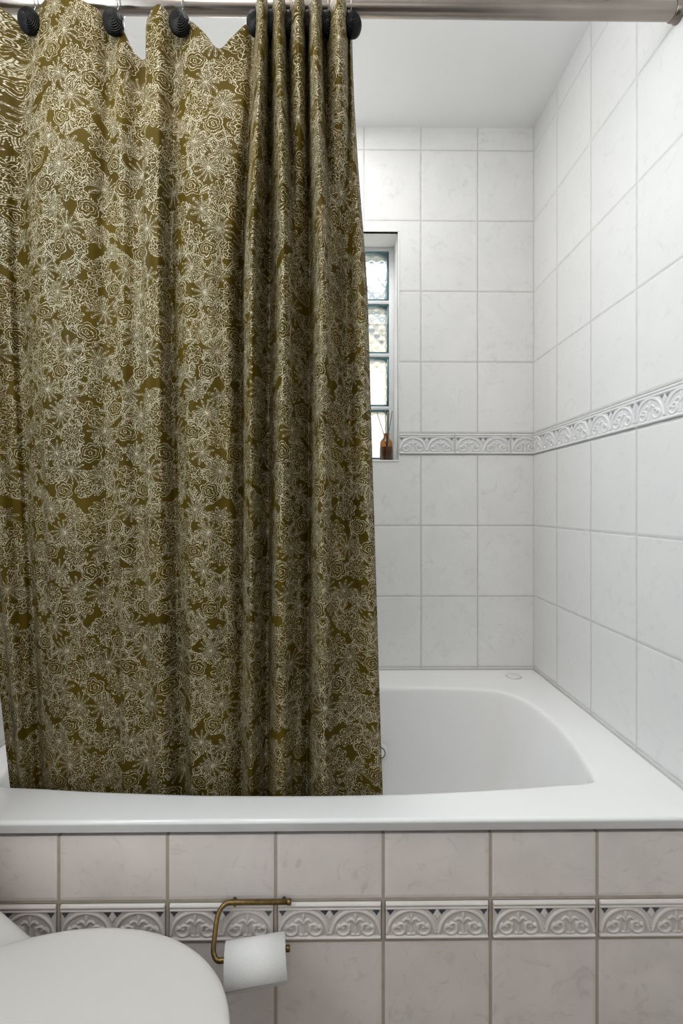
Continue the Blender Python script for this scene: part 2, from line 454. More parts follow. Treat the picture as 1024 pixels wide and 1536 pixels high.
# ------------------------------------------------------------------ listello relief
def seg_dist(px, pz, pts):
    d = np.full(px.shape, 9.0)
    for (x0, z0), (x1, z1) in zip(pts[:-1], pts[1:]):
        dx, dz = x1 - x0, z1 - z0
        l2 = dx * dx + dz * dz + 1e-12
        s = np.clip(((px - x0) * dx + (pz - z0) * dz) / l2, 0, 1)
        d = np.minimum(d, np.hypot(px - x0 - s * dx, pz - z0 - s * dz))
    return d
def in_tri(x, z, A, B, C):
    def sd(a, b): return (x - b[0]) * (a[1] - b[1]) - (a[0] - b[0]) * (z - b[1])
    d1, d2, d3 = sd(A, B), sd(B, C), sd(C, A)
    return ~(((d1 < 0) | (d2 < 0) | (d3 < 0)) & ((d1 > 0) | (d2 > 0) | (d3 > 0)))
def relief(nx, nz):
    """one listello tile in cm, 19.5 x 7: height map (cm) and tint (dark corners, darker hollows and edges)"""
    u = np.linspace(0, 19.5, nx); w = np.linspace(0, 7.0, nz)
    U, Wz = np.meshgrid(u, w)
    h = np.full(U.shape, 0.0); dark = np.zeros(U.shape)
    def bead(d, r, top):
        return np.where(d < r, top * np.sqrt(np.clip(1 - (d / r) ** 2, 0, 1)), 0)
    x = np.minimum(U, 19.5 - U)                  # mirrored halves
    cx = 4.9
    a = np.linspace(0.10 * PI, 0.90 * PI, 40)
    arch = [(cx - 4.35 * math.cos(t), 1.35 + 4.05 * math.sin(t)) for t in a]
    arch = [(0.35, 1.3)] + arch + [(9.45, 1.3)]
    d = seg_dist(x, Wz, arch)
    h = np.maximum(h, bead(d, 0.34, 0.26))
    for sgn in (-1, 1):
        def mx(pts): return [(cx + sgn * px, pz) for px, pz in pts]
        c = (2.3, 1.95); t = np.linspace(0.80 * PI, 2.25 * PI, 26)
        hook = [(c[0] + 1.12 * math.cos(k), c[1] + 0.02 + 0.95 * math.sin(k)) for k in t]
        hook = hook[:]
        t2 = np.linspace(1.0 * PI, -0.25 * PI, 14)
        inner = [(1.85 + 0.68 * math.cos(k), 2.55 + 0.42 * math.sin(k)) for k in t2]
        spiral = inner[::-1] + hook
        h = np.maximum(h, bead(seg_dist(x, Wz, mx(spiral)), 0.27, 0.27))
        h = np.maximum(h, bead(np.hypot(x - cx - sgn * 3.05, (Wz - 2.45)), 0.42, 0.30))
        h = np.maximum(h, bead(np.hypot(x - cx - sgn * 2.25, (Wz - 2.25)), 0.30, 0.22))
        leaf = [(0.12, 3.2), (0.5, 3.75), (1.0, 3.85), (1.5, 3.45)]
        h = np.maximum(h, bead(seg_dist(x, Wz, mx(leaf)), 0.24, 0.22))
    h = np.maximum(h, bead(seg_dist(x, Wz, [(cx, 1.3), (cx, 3.7)]), 0.25, 0.2))
    h = np.maximum(h, bead(np.hypot((x - cx) / 0.34, (Wz - 4.35) / 0.72), 1.0, 0.22))
    h = np.maximum(h, bead(seg_dist(x, Wz, [(cx - 0.6, 1.05), (cx + 0.6, 1.05)]), 0.2, 0.2))
    # centre diamond and dark corner fields
    dm = np.abs(U - 9.75) / 0.62 + np.abs(Wz - 4.55) / 0.95
    h = np.where(dm < 1, np.maximum(h, 0.16), h)
    low = h < 0.06
    for A, B, C in (((0.35, 5.45), (1.75, 5.45), (0.95, 4.45)), ((8.05, 5.45), (9.55, 5.45), (8.95, 4.5)), ((9.35, 1.15), (10, 1.15), (9.75, 1.8)), ((0.15, 1.2), (0.6, 1.2), (0.25, 1.8))):
        dark = np.where(in_tri(x, Wz, A, B, C) & low, 1, dark)
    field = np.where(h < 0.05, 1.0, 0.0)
    # frame ridges above and below, raised rims
    h = np.where((Wz > 5.55), 0.12, h); h = np.where(Wz < 0.85, 0.10, h)
    h = np.maximum(h, bead(np.abs(Wz - 6.45), 0.30, 0.32)); h = np.maximum(h, bead(np.abs(Wz - 5.78), 0.22, 0.25))
    h = np.maximum(h, bead(np.abs(Wz - 0.45), 0.30, 0.30))
    h = h + 0.25
    edge = np.minimum(np.minimum(U, 19.5 - U), np.minimum(Wz, 7 - Wz))
    h = np.where(edge < 0.12, 0.0, h)
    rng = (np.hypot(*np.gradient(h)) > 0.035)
    hollow_tint = np.clip(field * 0.35 + rng * 0.25, 0, 1) * ((Wz > 0.9) & (Wz < 5.6))  # darker tint in the low fields and along steep edges
    hollow_tint = np.maximum(hollow_tint, 0.8 * (np.abs(Wz - 6.12) < 0.1)) ; hollow_tint = np.maximum(hollow_tint, 0.6 * (np.abs(Wz - 0.9) < 0.12))
    # darker spot round each lily
    hollow_tint = np.maximum(hollow_tint, 0.9 * np.exp(-(((x - cx) / 0.9) ** 2 + ((Wz - 3.1) / 0.7) ** 2)) * (h < 0.45))
    return U / 100, Wz / 100, h / 100, dark, hollow_tint
def listello(name, mat, origins, axis, face, normal, z0, clip=None, nx=150, nz=62, zs_=1.0, w=0.195):
    U, Wz, h, dark, hollow_tint = relief(nx, nz)
    VV, FF, CC = [], [], []
    idx = np.arange(nx * nz).reshape(nz, nx)
    q = np.stack([idx[:-1, :-1], idx[:-1, 1:], idx[1:, 1:], idx[1:, :-1]], -1).reshape(-1, 4)
    base = 0
    for o in origins:
        uu = U * (w / 0.195) + o
        if clip: uu = np.clip(uu, clip[0], clip[1])
        pz = z0 + Wz * zs_
        pn = face + normal * h * 0.95
        if axis == 'x': P3 = np.stack([uu, pn, pz], -1)
        else: P3 = np.stack([pn, uu, pz], -1)
        VV.append(P3.reshape(-1, 3)); FF.append(q + base); base += nx * nz
        CC.append(np.stack([dark, hollow_tint, hollow_tint * 0, hollow_tint * 0 + 1], -1).reshape(-1, 4))
    V_ = np.concatenate(VV); F_ = np.concatenate(FF); C_ = np.concatenate(CC)
    # drop faces squeezed flat by the clip
    a = V_[F_[:, 0]]; b = V_[F_[:, 1]]
    keep = np.abs((a - b)[:, 0 if axis == 'x' else 1]) > 1e-6
    F_ = F_[keep]
    me = bpy.data.meshes.new(name)
    me.vertices.add(len(V_)); me.vertices.foreach_set('co', V_.astype(np.float32).ravel())
    me.loops.add(F_.size); me.loops.foreach_set('vertex_index', F_.astype(np.int32).ravel())
    me.polygons.add(len(F_)); me.polygons.foreach_set('loop_start', np.arange(0, F_.size, 4, dtype=np.int32))
    me.update(calc_edges=True); me.validate()
    me.polygons.foreach_set('use_smooth', [True] * len(me.polygons))
    at = me.color_attributes.new('tint', 'FLOAT_COLOR', 'POINT')
    at.data.foreach_set('color', C_.astype(np.float32).ravel())
    me.materials.append(mat)
    o = link(bpy.data.objects.new(name, me))
    return tag(o, kind='structure')
zw = (BB + 0.0025)
listello('trim_2', M_lw, [0.4370 - 0.1985 * k for k in range(2, 7)], 'x', YB, -1, zw, (XL, NX0 - 0.005), zs_=0.074 / 0.07, w=0.1965)
listello('trim_3', M_lw, [0.4370 - 0.1985 * k for k in range(-1, 2)], 'x', YB, -1, zw, (NX1 + 0.005, XR - 0.002), zs_=0.074 / 0.07, w=0.1965)
listello('trim_4', M_lw, [0.127 + 0.0022 + 0.2 * k for k in range(-1, 9)], 'y', XR, -1, zw, (-1.4, YB - 0.003), zs_=0.074 / 0.07, w=0.1956)
listello('trim_5', M_lw, [0.127 + 0.0022 + 0.2 * k for k in range(2, 9)], 'y', XL, 1, zw, (-1.4, YB - 0.003), nx=90, nz=40, zs_=0.074 / 0.07, w=0.1956)
listello('trim_6', M_lf, [-0.1025 + 0.003 + 0.2 * k for k in range(-4, 5)], 'x', YF, -1, FBB + 0.0028, (XL, XR), nx=180, nz=72, zs_=0.0705 / 0.07, w=0.194)

# silicone joint between the tub and the walls
bm = bmesh.new()
bevel_box(bm, XL + 0.001, XR - 0.001, YB - 0.004, YB, RIM - 0.002, RIM + 0.004, 0.0015, 1)
bevel_box(bm, XR - 0.004, XR, YF, YB - 0.004, RIM - 0.002, RIM + 0.004, 0.0015, 1)
bevel_box(bm, XL, XL + 0.004, YF, YB - 0.004, RIM - 0.002, RIM + 0.004, 0.0015, 1)
tag(bm_obj('trim_7', bm, M_silicone), kind='structure')

# ------------------------------------------------------------------ window of glass blocks
YW = YB + 0.105
wroot = empty('window_1', (0.5 * (NX0 + NX1), YW, NZ0)); tag(wroot, kind='structure')
bm = bmesh.new()
nb_ = 4; bh = (NZ1 - NZ0 - 0.012) / nb_
bl, br = NX0 + 0.014, NX1 - 0.019
bevel_box(bm, NX0, bl, YW - 0.004, YW + 0.086, NZ0, NZ1, 0.001, 1)
bevel_box(bm, br, NX1, YW - 0.004, YW + 0.086, NZ0, NZ1, 0.001, 1)
for k in range(nb_ + 1):
    z = NZ0 + 0.006 + k * bh
    bevel_box(bm, bl, br, YW - 0.002, YW + 0.084, max(z - 0.0065, NZ0), min(z + 0.0065, NZ1), 0.001, 1)
bm_obj('window_frame', bm, M_mortar, wroot)
def glass_block(z0, z1):
    # hollow body: four teal glass sides, two faces with a waffle of lenses
    x0, x1 = bl, br
    cxm, czm = (x0 + x1) / 2, (z0 + z1) / 2
    t = 0.007
    bm = bmesh.new()
    for (a, b, c, d) in ((x0, x1, z1 - t, z1), (x0, x1, z0, z0 + t), (x0, x0 + t, z0 + t, z1 - t), (x1 - t, x1, z0 + t, z1 - t)):
        bevel_box(bm, a, b, YW + 0.002, YW + 0.080, c, d, 0.001, 1)
    blk = bm_obj('glass_block', bm, M_edge, wroot)
    n = 56
    for (y, sgn) in ((YW + 0.004, -1), (YW + 0.074, 1)):
        V, Fc = [], []
        for j in range(n + 1):
            for i in range(n + 1):
                a, b = i / n, j / n
                x = x0 + t + (x1 - x0 - 2 * t) * a; z = z0 + t + (z1 - z0 - 2 * t) * b
                p_, q_ = (a + b) * 4.0, (a - b) * 4.0
                w_ = (math.sin(PI * p_) ** 2 if sgn < 0 else math.sin(PI * (p_ * .5 + .2)) ** 2) * (math.sin(PI * q_) ** 2 if sgn < 0 else 0.7)
                ed = min(a, 1 - a, b, 1 - b)
                V.append((x, y - sgn * -0.001 + sgn * 0.0045 * w_ * min(1, ed * 12), z))
        for j in range(n):
            for i in range(n):
                q = j * (n + 1) + i
                Fc.append((q, q + 1, q + n + 2, q + n + 1))
        mesh_obj('pane', V, Fc, M_pane, blk)
for k in range(nb_):
    z = NZ0 + 0.006 + k * bh
    glass_block(z + 0.0068, z + bh - 0.0068)

# what shows through the glass: a pale sided house wall under a dark eave
def siding_mat():
    m, t, p, nb = new_mat('cream_siding')
    g = nb.node('ShaderNodeNewGeometry'); sp = nb.node('ShaderNodeSeparateXYZ'); t.links.new(g.outputs['Position'], sp.inputs[0])
    f = nb.m('FRACT', E(nb, sp.outputs[2]) / 0.16)
    n = nb.noise(g.outputs['Position'], 3, 3)
    c = nb.ramp(n, [(0.3, srgb(176, 164, 146)), (0.7, srgb(214, 206, 194))])
    t.links.new(nb.mix(nb.m('LESS_THAN', f, 0.12), c, srgb(120, 110, 102)), p.inputs['Base Color'])
    p.inputs['Roughness'].default_value = 0.8
    return m
M_roof = plain('slate_eave', srgb(96, 108, 118), 0.7, noise=0.15, nscale=5)
slab('wall_outside', -3.5, 4.5, 5.0, 5.2, -0.6, 2.62, siding_mat())
slab('trim_8', -3.5, 4.5, 4.75, 5.2, 2.62, 2.95, M_roof)

# ------------------------------------------------------------------ bathtub
def basin_loop():
    right = [(0.105, .969), (0.177, .971), (0.352, .983), (0.46, .9945), (0.520, 1.000), (0.547, 1.010), (0.560, 1.035), (0.572, 1.085), (0.588, 1.180), (0.594, 1.282),
             (0.587, 1.366), (0.572, 1.43), (0.537, 1.487), (0.480, 1.512), (0.330, 1.528), (0.165, 1.538), (-0.04, 1.541)]
    c = -0.04
    left = [(c - (x - c) * 1.10, y) for x, y in right[:-1]][::-1]
    pts = [(c, .967)] + right + left
    P = np.array(pts + [pts[0]])
    # dense closed polyline through a Catmull-Rom spline
    out = []
    n = len(pts)
    for i in range(n):
        p0, p1, p2, p3 = P[(i - 1) % n], P[i], P[(i + 1) % n], P[(i + 2) % n]
        for t in np.linspace(0, 1, 12, endpoint=False):
            out.append(0.5 * ((2 * p1) + (-p0 + p2) * t + (2 * p0 - 5 * p1 + 4 * p2 - p3) * t * t + (-p0 + 3 * p1 - 3 * p2 + p3) * t ** 3))
    return np.array(out)
BL = basin_loop()
CX, CY = -0.05, 1.27
def ray_rect(a, x0, x1, y0, y1):
    c, s = math.cos(a), math.sin(a); t = 9
    if c > 1e-9: t = min(t, (x1 - CX) / c)
    if c < -1e-9: t = min(t, (x0 - CX) / c)
    if s > 1e-9: t = min(t, (y1 - CY) / s)
    if s < -1e-9: t = min(t, (y0 - CY) / s)
    return (CX + t * c, CY + t * s)
ba = np.arctan2(BL[:, 1] - CY, BL[:, 0] - CX)
angs = list(ba)
YLIP = YF - 0.0125
for x in (XL + 0.0005, XR - 0.0005):
    for y in (YLIP, YB - 0.001): angs.append(math.atan2(y - CY, x - CX))
angs = np.array(sorted(angs))
order = np.argsort(ba); bas = ba[order]; brs = np.hypot(BL[:, 0] - CX, BL[:, 1] - CY)[order]
br_at = np.interp(angs, np.concatenate([bas - 2 * PI, bas, bas + 2 * PI]), np.tile(brs, 3))
loops = []
def outer(f, z):
    return [(*ray_rect(a, XL + 0.0005, XR - 0.0005, YLIP + f, YB - 0.001), z) for a in angs]
R_ = 0.0065
zb = RIM - 0.0275
loops.append(outer(0.0122, zb + 0.004)); loops.append(outer(0.0105, zb)); loops.append(outer(0.0085, zb + 0.0008)); loops.append(outer(0.0065, zb + 0.004)); loops.append(outer(0.0012, RIM - R_ - 0.0025))
for k in range(0, 7):
    a = k / 6 * PI / 2
    loops.append(outer(R_ * (1 - math.cos(a)), RIM - R_ + R_ * math.sin(a)))
def inner(off, z, sx=1.0, sy=1.0):
    res = []
    for a, r in zip(angs, br_at):
        r2 = r - off
        res.append((CX + r2 * math.cos(a) * sx, CY + r2 * math.sin(a) * sy, RIM + z))
    return res
loops.append(inner(-0.05, 0.0)); loops.append(inner(-0.014, 0.0))
for o_, z_ in ((-0.006, -0.0006), (-0.0015, -0.003), (0.0015, -0.008), (0.004, -0.02)): loops.append(inner(o_, z_))
for f, z_ in ((0.985, -0.06), (0.965, -0.12), (0.94, -0.2), (0.91, -0.28), (0.875, -0.34), (0.82, -0.385), (0.72, -0.41), (0.5, -0.42), (0.2, -0.425)):
    loops.append(inner(0.004, z_, f, f))
n = len(angs)
V = [p for l in loops for p in l]; Fc = []
for i in range(len(loops) - 1):
    for k in range(n):
        k2 = (k + 1) % n
        Fc.append((i * n + k, i * n + k2, (i + 1) * n + k2, (i + 1) * n + k))
Fc.append(tuple((len(loops) - 1) * n + k for k in range(n)))
tub = mesh_obj('bathtub', V, Fc, M_acryl)
tag(tub, 'white acrylic built-in bathtub with wide flat rim above the tiled front', 'bathtub')
sharp(tub, 50)
# overflow fitting on the far inner wall
ov = (0.152, 1.497, H - 0.762); ax = (0, -0.95, 0.28)
V, Fc = lathe([(0.0, 0.010), (0.010, 0.010), (0.0125, 0.009), (0.0135, 0.0065)], 40)
V2, F2 = lathe([(0.0135, 0.0065), (0.0150, 0.0075), (0.0165, 0.006), (0.0165, 0.0)], 40)
V3, F3 = lathe([(0.0165, 0.003), (0.022, 0.003), (0.0255, 0.002), (0.027, -0.002), (0.027, -0.006)], 40)
ovo = mesh_obj('overflow', place(V3, ax, ov), F3, M_cap, tub)
mesh_obj('cover', place(V, ax, ov), Fc, M_cap, ovo); r_ = mesh_obj('ring', place(V2, ax, ov), F2, M_chrome, ovo); tag(r_, 'dark chrome ring')
# round cap on the far rim
V, Fc = lathe([(0.0, 0.0062), (0.016, 0.006), (0.0215, 0.005), (0.0235, 0.0025), (0.0240, 0.0)], 48)
V = [(x + 0.617, y + 1.628, z + RIM) for x, y, z in V]
cap = mesh_obj('rim_cap', V, Fc, M_cap, tub)
V, Fc = lathe([(0.0238, 0.0004), (0.0262, 0.0008), (0.0268, 0.0)], 48)
mesh_obj('gasket', [(x + 0.617, y + 1.628, z + RIM) for x, y, z in V], Fc, M_silicone, cap)

# ------------------------------------------------------------------ shower rod
ROD_Y, ROD_Z, ROD_R = 0.985, H + 1.0165, 0.0165
rod = empty('shower_rod', (XR, ROD_Y, ROD_Z))
tag(rod, 'long brushed steel shower curtain rod across the top of the photo', 'curtain rod')
V, Fc = lathe([(ROD_R, 0), (ROD_R, 1.0)], 48)
L_ = XR - 0.01 - XL - 0.01
V = [(XL + 0.01 + z * L_, ROD_Y + x, ROD_Z + y) for x, y, z in V]
mesh_obj('tube', V, Fc, M_steel, rod)
for x0, x1 in ((XL, XL + 0.016), (XR, XR - 0.016)):
    d = 1 if x1 > x0 else -1
    prof = [(0.0215, 0), (0.0215, 0.003), (0.0192, 0.004), (0.0190, 0.0150), (0.0182, 0.016), (0.0163, 0.016)]
    V, Fc = lathe(prof, 48)
    V = [(x0 + d * z, ROD_Y + x, ROD_Z + y) for x, y, z in V]
    mesh_obj('wall_socket', V, Fc, M_steel, rod)

# ------------------------------------------------------------------ shower curtain
def PX(px, D): return (px - 496.0) * D / F
TOPZ = H + 0.984
# columns: (top px, top dY mm, top drop mm, top px weight) , (mid px, dY), (bottom px, dY)
cols = [
    (-92, 0, 0,   -72, 0,    27, -6),
    (-75, 0, 0,   -55, 5,    33, 0),
    (-50, -40, 0, -32, -22,  42, -10),
    (-18, -30, 2, -4, -6,    52, 4),
    (14, -12, 10, 13, 2,     58, 10),
    (42, 2, 22,   26, 16,    64, 14),
    (60, -18, 8,  42, 0,     74, 4),
    (82, -38, 0,  62, -14,   92, -8),
    (108, -36, 2, 95, -18,   122, -12),
    (145, -18, 6, 135, -14,  150, -8),
    (167, 2, 18,  160, 2,    172, 3),
    (182, -14, 36, 180, -12, 192, -4),
    (205, 8, 72,  199, -2,   212, 0),
    (220, 12, 74, 212, 0,    224, 0),
    (221, -16, 30, 220, -14, 232, -8),
    (240, -26, 6, 238, -18,  250, -12),
    (265, 2, 16,  255, 14,   276, 18),
    (283, -12, 22, 272, -12, 292, -10),
    (306, -14, 48, 294, -16, 310, -16),
    (328, -10, 76, 314, -14, 328, -14),
    (347, -8, 52, 330, -8,   342, -8),
    (368, -4, 22, 346, -2,   352, 0),
    (380, 4, 16,  360, 24,   364, 12),
    (386, -46, 6, 369, -4,   370, -8),
    (393, -68, 0, 378, -28,  377, -20),
    (400, -46, 6, 392, 2,    388, 4),
    (405, 6, 16,  406, 26,   398, 22),
    (411, -46, 6, 414, 2,    406, 0),
    (418, -70, 0, 424, -28,  416, -24),
    (426, -46, 6, 434, -22,  425, -26),
    (432, 6, 16,  443, -4,   436, -6),
    (438, -46, 6, 449, 4,    442, 4),
    (447, -70, 0, 455, 12,   450, 14),
    (455, -46, 6, 461, 22,   456, 26),
    (460, 6, 16,  466, 26,   461, 28),
    (465, -46, 6, 473, 0,    468, 2),
    (473, -72, 0, 481, -28,  478, -22),
    (481, -46, 6, 489, -26,  488, -26),
    (487, 6, 16,  498, -2,   500, -10),
    (498, -46, 6, 506, 12,   514, 2),
    (508, -70, 0, 514, 24,   528, 12),
    (517, -46, 6, 520, 22,   540, 16),
    (522, 4, 16,  528, 8,    552, 10),
    (525, 0, 16,  538, -4,   566, 0),
    (528, 10, 18,  547, 10,   575, 8),
]
C = np.array(cols, float)
nk = len(C)
NS, NT = 760, 220
kk = np.arange(nk)
q = np.linspace(0, nk - 1, NS)
Y0T, Y0M, Y0B = 0.972, 0.995, 1.035
yt = Y0T + catmull(C[:, 1], kk, q) / 1000; gath = 1 + 0.25 * (q > 22)
ym = Y0M + 1.45 * gath * catmull(C[:, 4], kk, q) / 1000; yb = Y0B + 1.25 * catmull(C[:, 6], kk, q) / 1000
drop = catmull(C[:, 2], kk, q) / 1000
pxt, pxm, pxb = catmull(C[:, 0], kk, q), catmull(C[:, 3], kk, q), catmull(C[:, 5], kk, q)
xt, xm, xb = PX(pxt, yt), PX(pxm, ym), PX(pxb, yb)
xt = np.maximum(xt, XL + 0.012); xm = np.maximum(xm, XL + 0.012)
arc = lambda x, y: np.concatenate([[0], np.cumsum(np.hypot(np.diff(x), np.diff(y)))])
uarc = 0.6 * arc(xm, 0.45 * ym) + 0.4 * arc(xb, 0.45 * yb)
ZBOT = H - 0.675
tt = np.linspace(0, 1, NT)
Vx = np.zeros((NT, NS)); Vy = np.zeros((NT, NS)); Vz = np.zeros((NT, NS)); Uv = np.zeros((NT, NS)); Vv = np.zeros((NT, NS))
sm = lambda a: a * a * (3 - 2 * a)
s_ = q / (nk - 1)
for j, t in enumerate(tt):
    a = sm(np.clip(t / 0.34, 0, 1))        # top fades into the hanging folds
    a2 = sm(np.clip(t / 0.25, 0, 1)) 
    b = np.clip((t - 0.15) / 0.85, 0, 1) ** 1.15
    xh = xm * (1 - b) + xb * b; yh = ym * (1 - b) + yb * b
    x = xt * (1 - a) + xh * a; y = yt * (1 - a) + yh * a
    ztop = TOPZ - drop
    z = ztop * (1 - t) + ZBOT * t
    # soft vertical wrinkles that wander
    amp = 0.0022 * min(1, t * 4)
    y = y + amp * (np.sin(uarc * 95 + 2.2 * math.sin(t * 5)) + 0.7 * np.sin(uarc * 160 + 3 * t + 1) + 0.5 * np.sin(uarc * 41 + t * 4))
    # horizontal ripples near the lower right
    y = y + 0.0012 * np.sin(t * 60 + uarc * 18) * sm(np.clip((t - 0.5) * 2, 0, 1)) * (s_ > 0.9)
    Vx[j], Vy[j], Vz[j] = x, y, z
    Uv[j] = uarc; Vv[j] = (TOPZ - z)
idx = np.arange(NS * NT).reshape(NT, NS)
Fq = np.stack([idx[:-1, :-1], idx[1:, :-1], idx[1:, 1:], idx[:-1, 1:]], -1).reshape(-1, 4)
curtain = mesh_obj('shower_curtain', np.stack([Vx, Vy, Vz], -1).reshape(-1, 3), Fq.tolist(), M_cloth,
                   uvs=np.stack([Uv, Vv], -1).reshape(-1, 2))
tag(curtain, 'olive green shower curtain with dense cream floral stitching hanging into the bathtub', 'shower curtain')
so = curtain.modifiers.new('thick', 'SOLIDIFY'); so.thickness = 0.0008; so.offset = 0

# ------------------------------------------------------------------ curtain rings
ring_cols = [5, 10, 16, 22, 26, 30, 34, 38, 42]
prof = [(0.0, 0.0165)]
for k in range(1, 60):
    s = k / 59
    r = 0.0208 * math.sin(s * PI / 2); z = 0.0165 * math.cos(s * PI / 2)
    z += 0.00045 * math.cos(s * 2 * PI * 9)
    prof.append((r, z))
prof += [(0.0210, -0.002), (0.0190, -0.0045), (0.0, -0.005)]
prof = [(r * 0.97, z * 0.95) for r, z in prof]
kv, kf = lathe(prof, 56)
kn_ax = Vector((0.22, -1.0, -0.12))
q_ = Vector((0, 0, 1)).rotation_difference(kn_ax.normalized())
knob_v = [tuple(q_ @ Vector((v[0], v[1], v[2]))) for v in kv]
knob_v = [(x, y, z * 1.22) for x, y, z in knob_v]
# wire: from the knob's back up over the rod and round behind it
dz = ROD_Z - (H + 0.9475); dy = ROD_Y - 0.955
wp = []
for k in range(0, 41):
    a = math.radians(-115 - k / 40 * 290)       # open loop about the rod
    wp.append((0, dy + 0.0205 * math.cos(a) , dz + 0.0205 * math.sin(a)))
wp = [(0, 0.004, 0.0)] + [(0, 0.004 + (wp[0][1] - 0.004) * .4, wp[0][2] * .5)] + wp
wire_v, wire_f = tube(wp, 0.0011, 8)
ring_labels = [
    'leftmost ribbed black curtain ring on the rod', 'second ribbed black curtain ring from the left end of the rod',
    'third ribbed black curtain ring from the left, beside the V-shaped sags', 'ribbed black curtain ring left of the gathered folds',
    'black curtain ring between the first and second gathered folds', 'black curtain ring between the second and third gathered folds',
    'black curtain ring between the third and fourth gathered folds', 'black curtain ring between the fourth and fifth gathered folds',
    'rightmost black curtain ring at the free edge of the curtain']
first = None
for i, ci in enumerate(ring_cols):
    px = C[ci, 0]
    yk = 0.950
    loc = (PX(px + 5, yk), yk, H + 0.9455)
    if first is None:
        r0 = empty('curtain_ring', loc)
        for nm, v_, f_, m_ in (('knob', knob_v, kf, M_knob), ('wire', wire_v, wire_f, M_wire)):
            o = mesh_obj(nm, v_, f_, m_); o.parent = r0
        first = r0
    else:
        r0 = first.copy(); COL.objects.link(r0); r0.location = loc
        for ch in list(first.children):
            c = ch.copy(); COL.objects.link(c); c.parent = r0
    tag(r0, ring_labels[i], 'curtain ring', 'black curtain rings on the rod')

# ------------------------------------------------------------------ reed diffuser on the window ledge
bx, by, bz = 0.2005, YB + 0.045, NZ0 + 0.0004
dif = empty('reed_diffuser', (bx, by, bz))
tag(dif, 'small amber glass bottle with grey reeds on the window ledge', 'reed diffuser')
prof = [(0.0, 0.0), (0.0215, 0.0), (0.0240, 0.002), (0.0245, 0.006), (0.0240, 0.062), (0.0225, 0.070), (0.0170, 0.078), (0.0118, 0.083), (0.0105, 0.087), (0.0105, 0.096), (0.0118, 0.0965), (0.0118, 0.100),
        (0.0092, 0.100), (0.0085, 0.086), (0.0150, 0.0765), (0.0205, 0.069), (0.0220, 0.060), (0.0225, 0.008), (0.0, 0.006)]
V, Fc = lathe(prof, 48)
bo = mesh_obj('bottle', [(x + bx, y + by, z + bz) for x, y, z in V], Fc, M_amber, dif)
V, Fc = lathe([(0.0, 0.0064), (0.0218, 0.0084), (0.0218, 0.05), (0.0, 0.05)], 40)
mesh_obj('oil', [(x + bx, y + by, z + bz) for x, y, z in V], Fc, M_liquid, dif)
for (tx, ty, tz, ox) in ((-0.031, 0.005, 0.178, -0.003), (-0.006, -0.012, 0.182, 0.000), (0.006, 0.012, 0.178, 0.002), (0.0165, -0.004, 0.180, 0.004), (0.010, 0.016, 0.176, 0.001)):
    V, Fc = tube([(bx - tx * 0.35 + ox, by - ty * 0.4, bz + 0.012), (bx + ox + tx * 0.18, by + ty * 0.2, bz + 0.095), (bx + ox + tx, by + ty, bz + tz)], 0.0013, 8)
    mesh_obj('reed', V, Fc, M_reed, dif)

# ------------------------------------------------------------------ paper holder and roll
WY = 0.8905; LY = 0.8375; LY2 = 0.852
zt_, zl_ = H - 0.7265, H - 0.7840
xl_, xr_ = -0.2055, -0.0745
r = 0.020
pts = [(xr_, WY, zt_)]
yv = lambda z: LY + (WY - LY) * sm0((z - zl_) / (zt_ - zl_))
sm0 = lambda a: min(1, max(0, a)) ** 1.0
for k in range(9):
    a = PI / 2 + k / 8 * PI / 2
    pts.append((xl_ + r + r * math.cos(a), yv(zt_ - r + r * math.sin(a)), zt_ - r + r * math.sin(a)))

r2 = 0.014
for k in range(9):
    a = PI + k / 8 * PI / 2
    pts.append((xl_ + r2 + r2 * math.cos(a), yv(zl_ + r2 + r2 * math.sin(a)), zl_ + r2 + r2 * math.sin(a)))
pts.append((xr_ + 0.001, LY2, zl_ + 0.007))
hold = empty('toilet_paper_holder', (xl_, YF, zt_))
tag(hold, 'aged brass wire toilet paper holder fixed to the tiled tub front', 'toilet paper holder')
V, Fc = tube(pts, 0.0043, 16)
mesh_obj('wire_arm', V, Fc, M_brass, hold)
for x in (xl_ + 0.028, xr_ - 0.012):
    V, Fc = lathe([(0.0036, 0), (0.0036, 0.0095)], 20, True, True)
    V = place(V, (0, 1, 0), (x, WY, zt_ - 0.001))
    mesh_obj('standoff', V, Fc, M_brass, hold)
V, Fc = lathe([(0.0, 0.0022), (0.0018, 0.0018), (0.0026, 0.0), (0.0026, -0.003)], 16)
mesh_obj('screw', place(V, (0.1, -0.9, -0.6), (xl_ + 0.030, WY - 0.0030, zt_ - 0.0032)), Fc, M_brass, hold)
for p0 in ((xr_, WY, zt_), (xr_ + 0.001, LY2, zl_ + 0.007)):
    V, Fc = lathe([(0.0043, -0.006), (0.0052, -0.005), (0.0052, 0.0005), (0.0040, 0.0018), (0.0, 0.002)], 20)
    mesh_obj('end_cap', place(V, (1, 0, 0.0), p0), Fc, M_brass, hold)
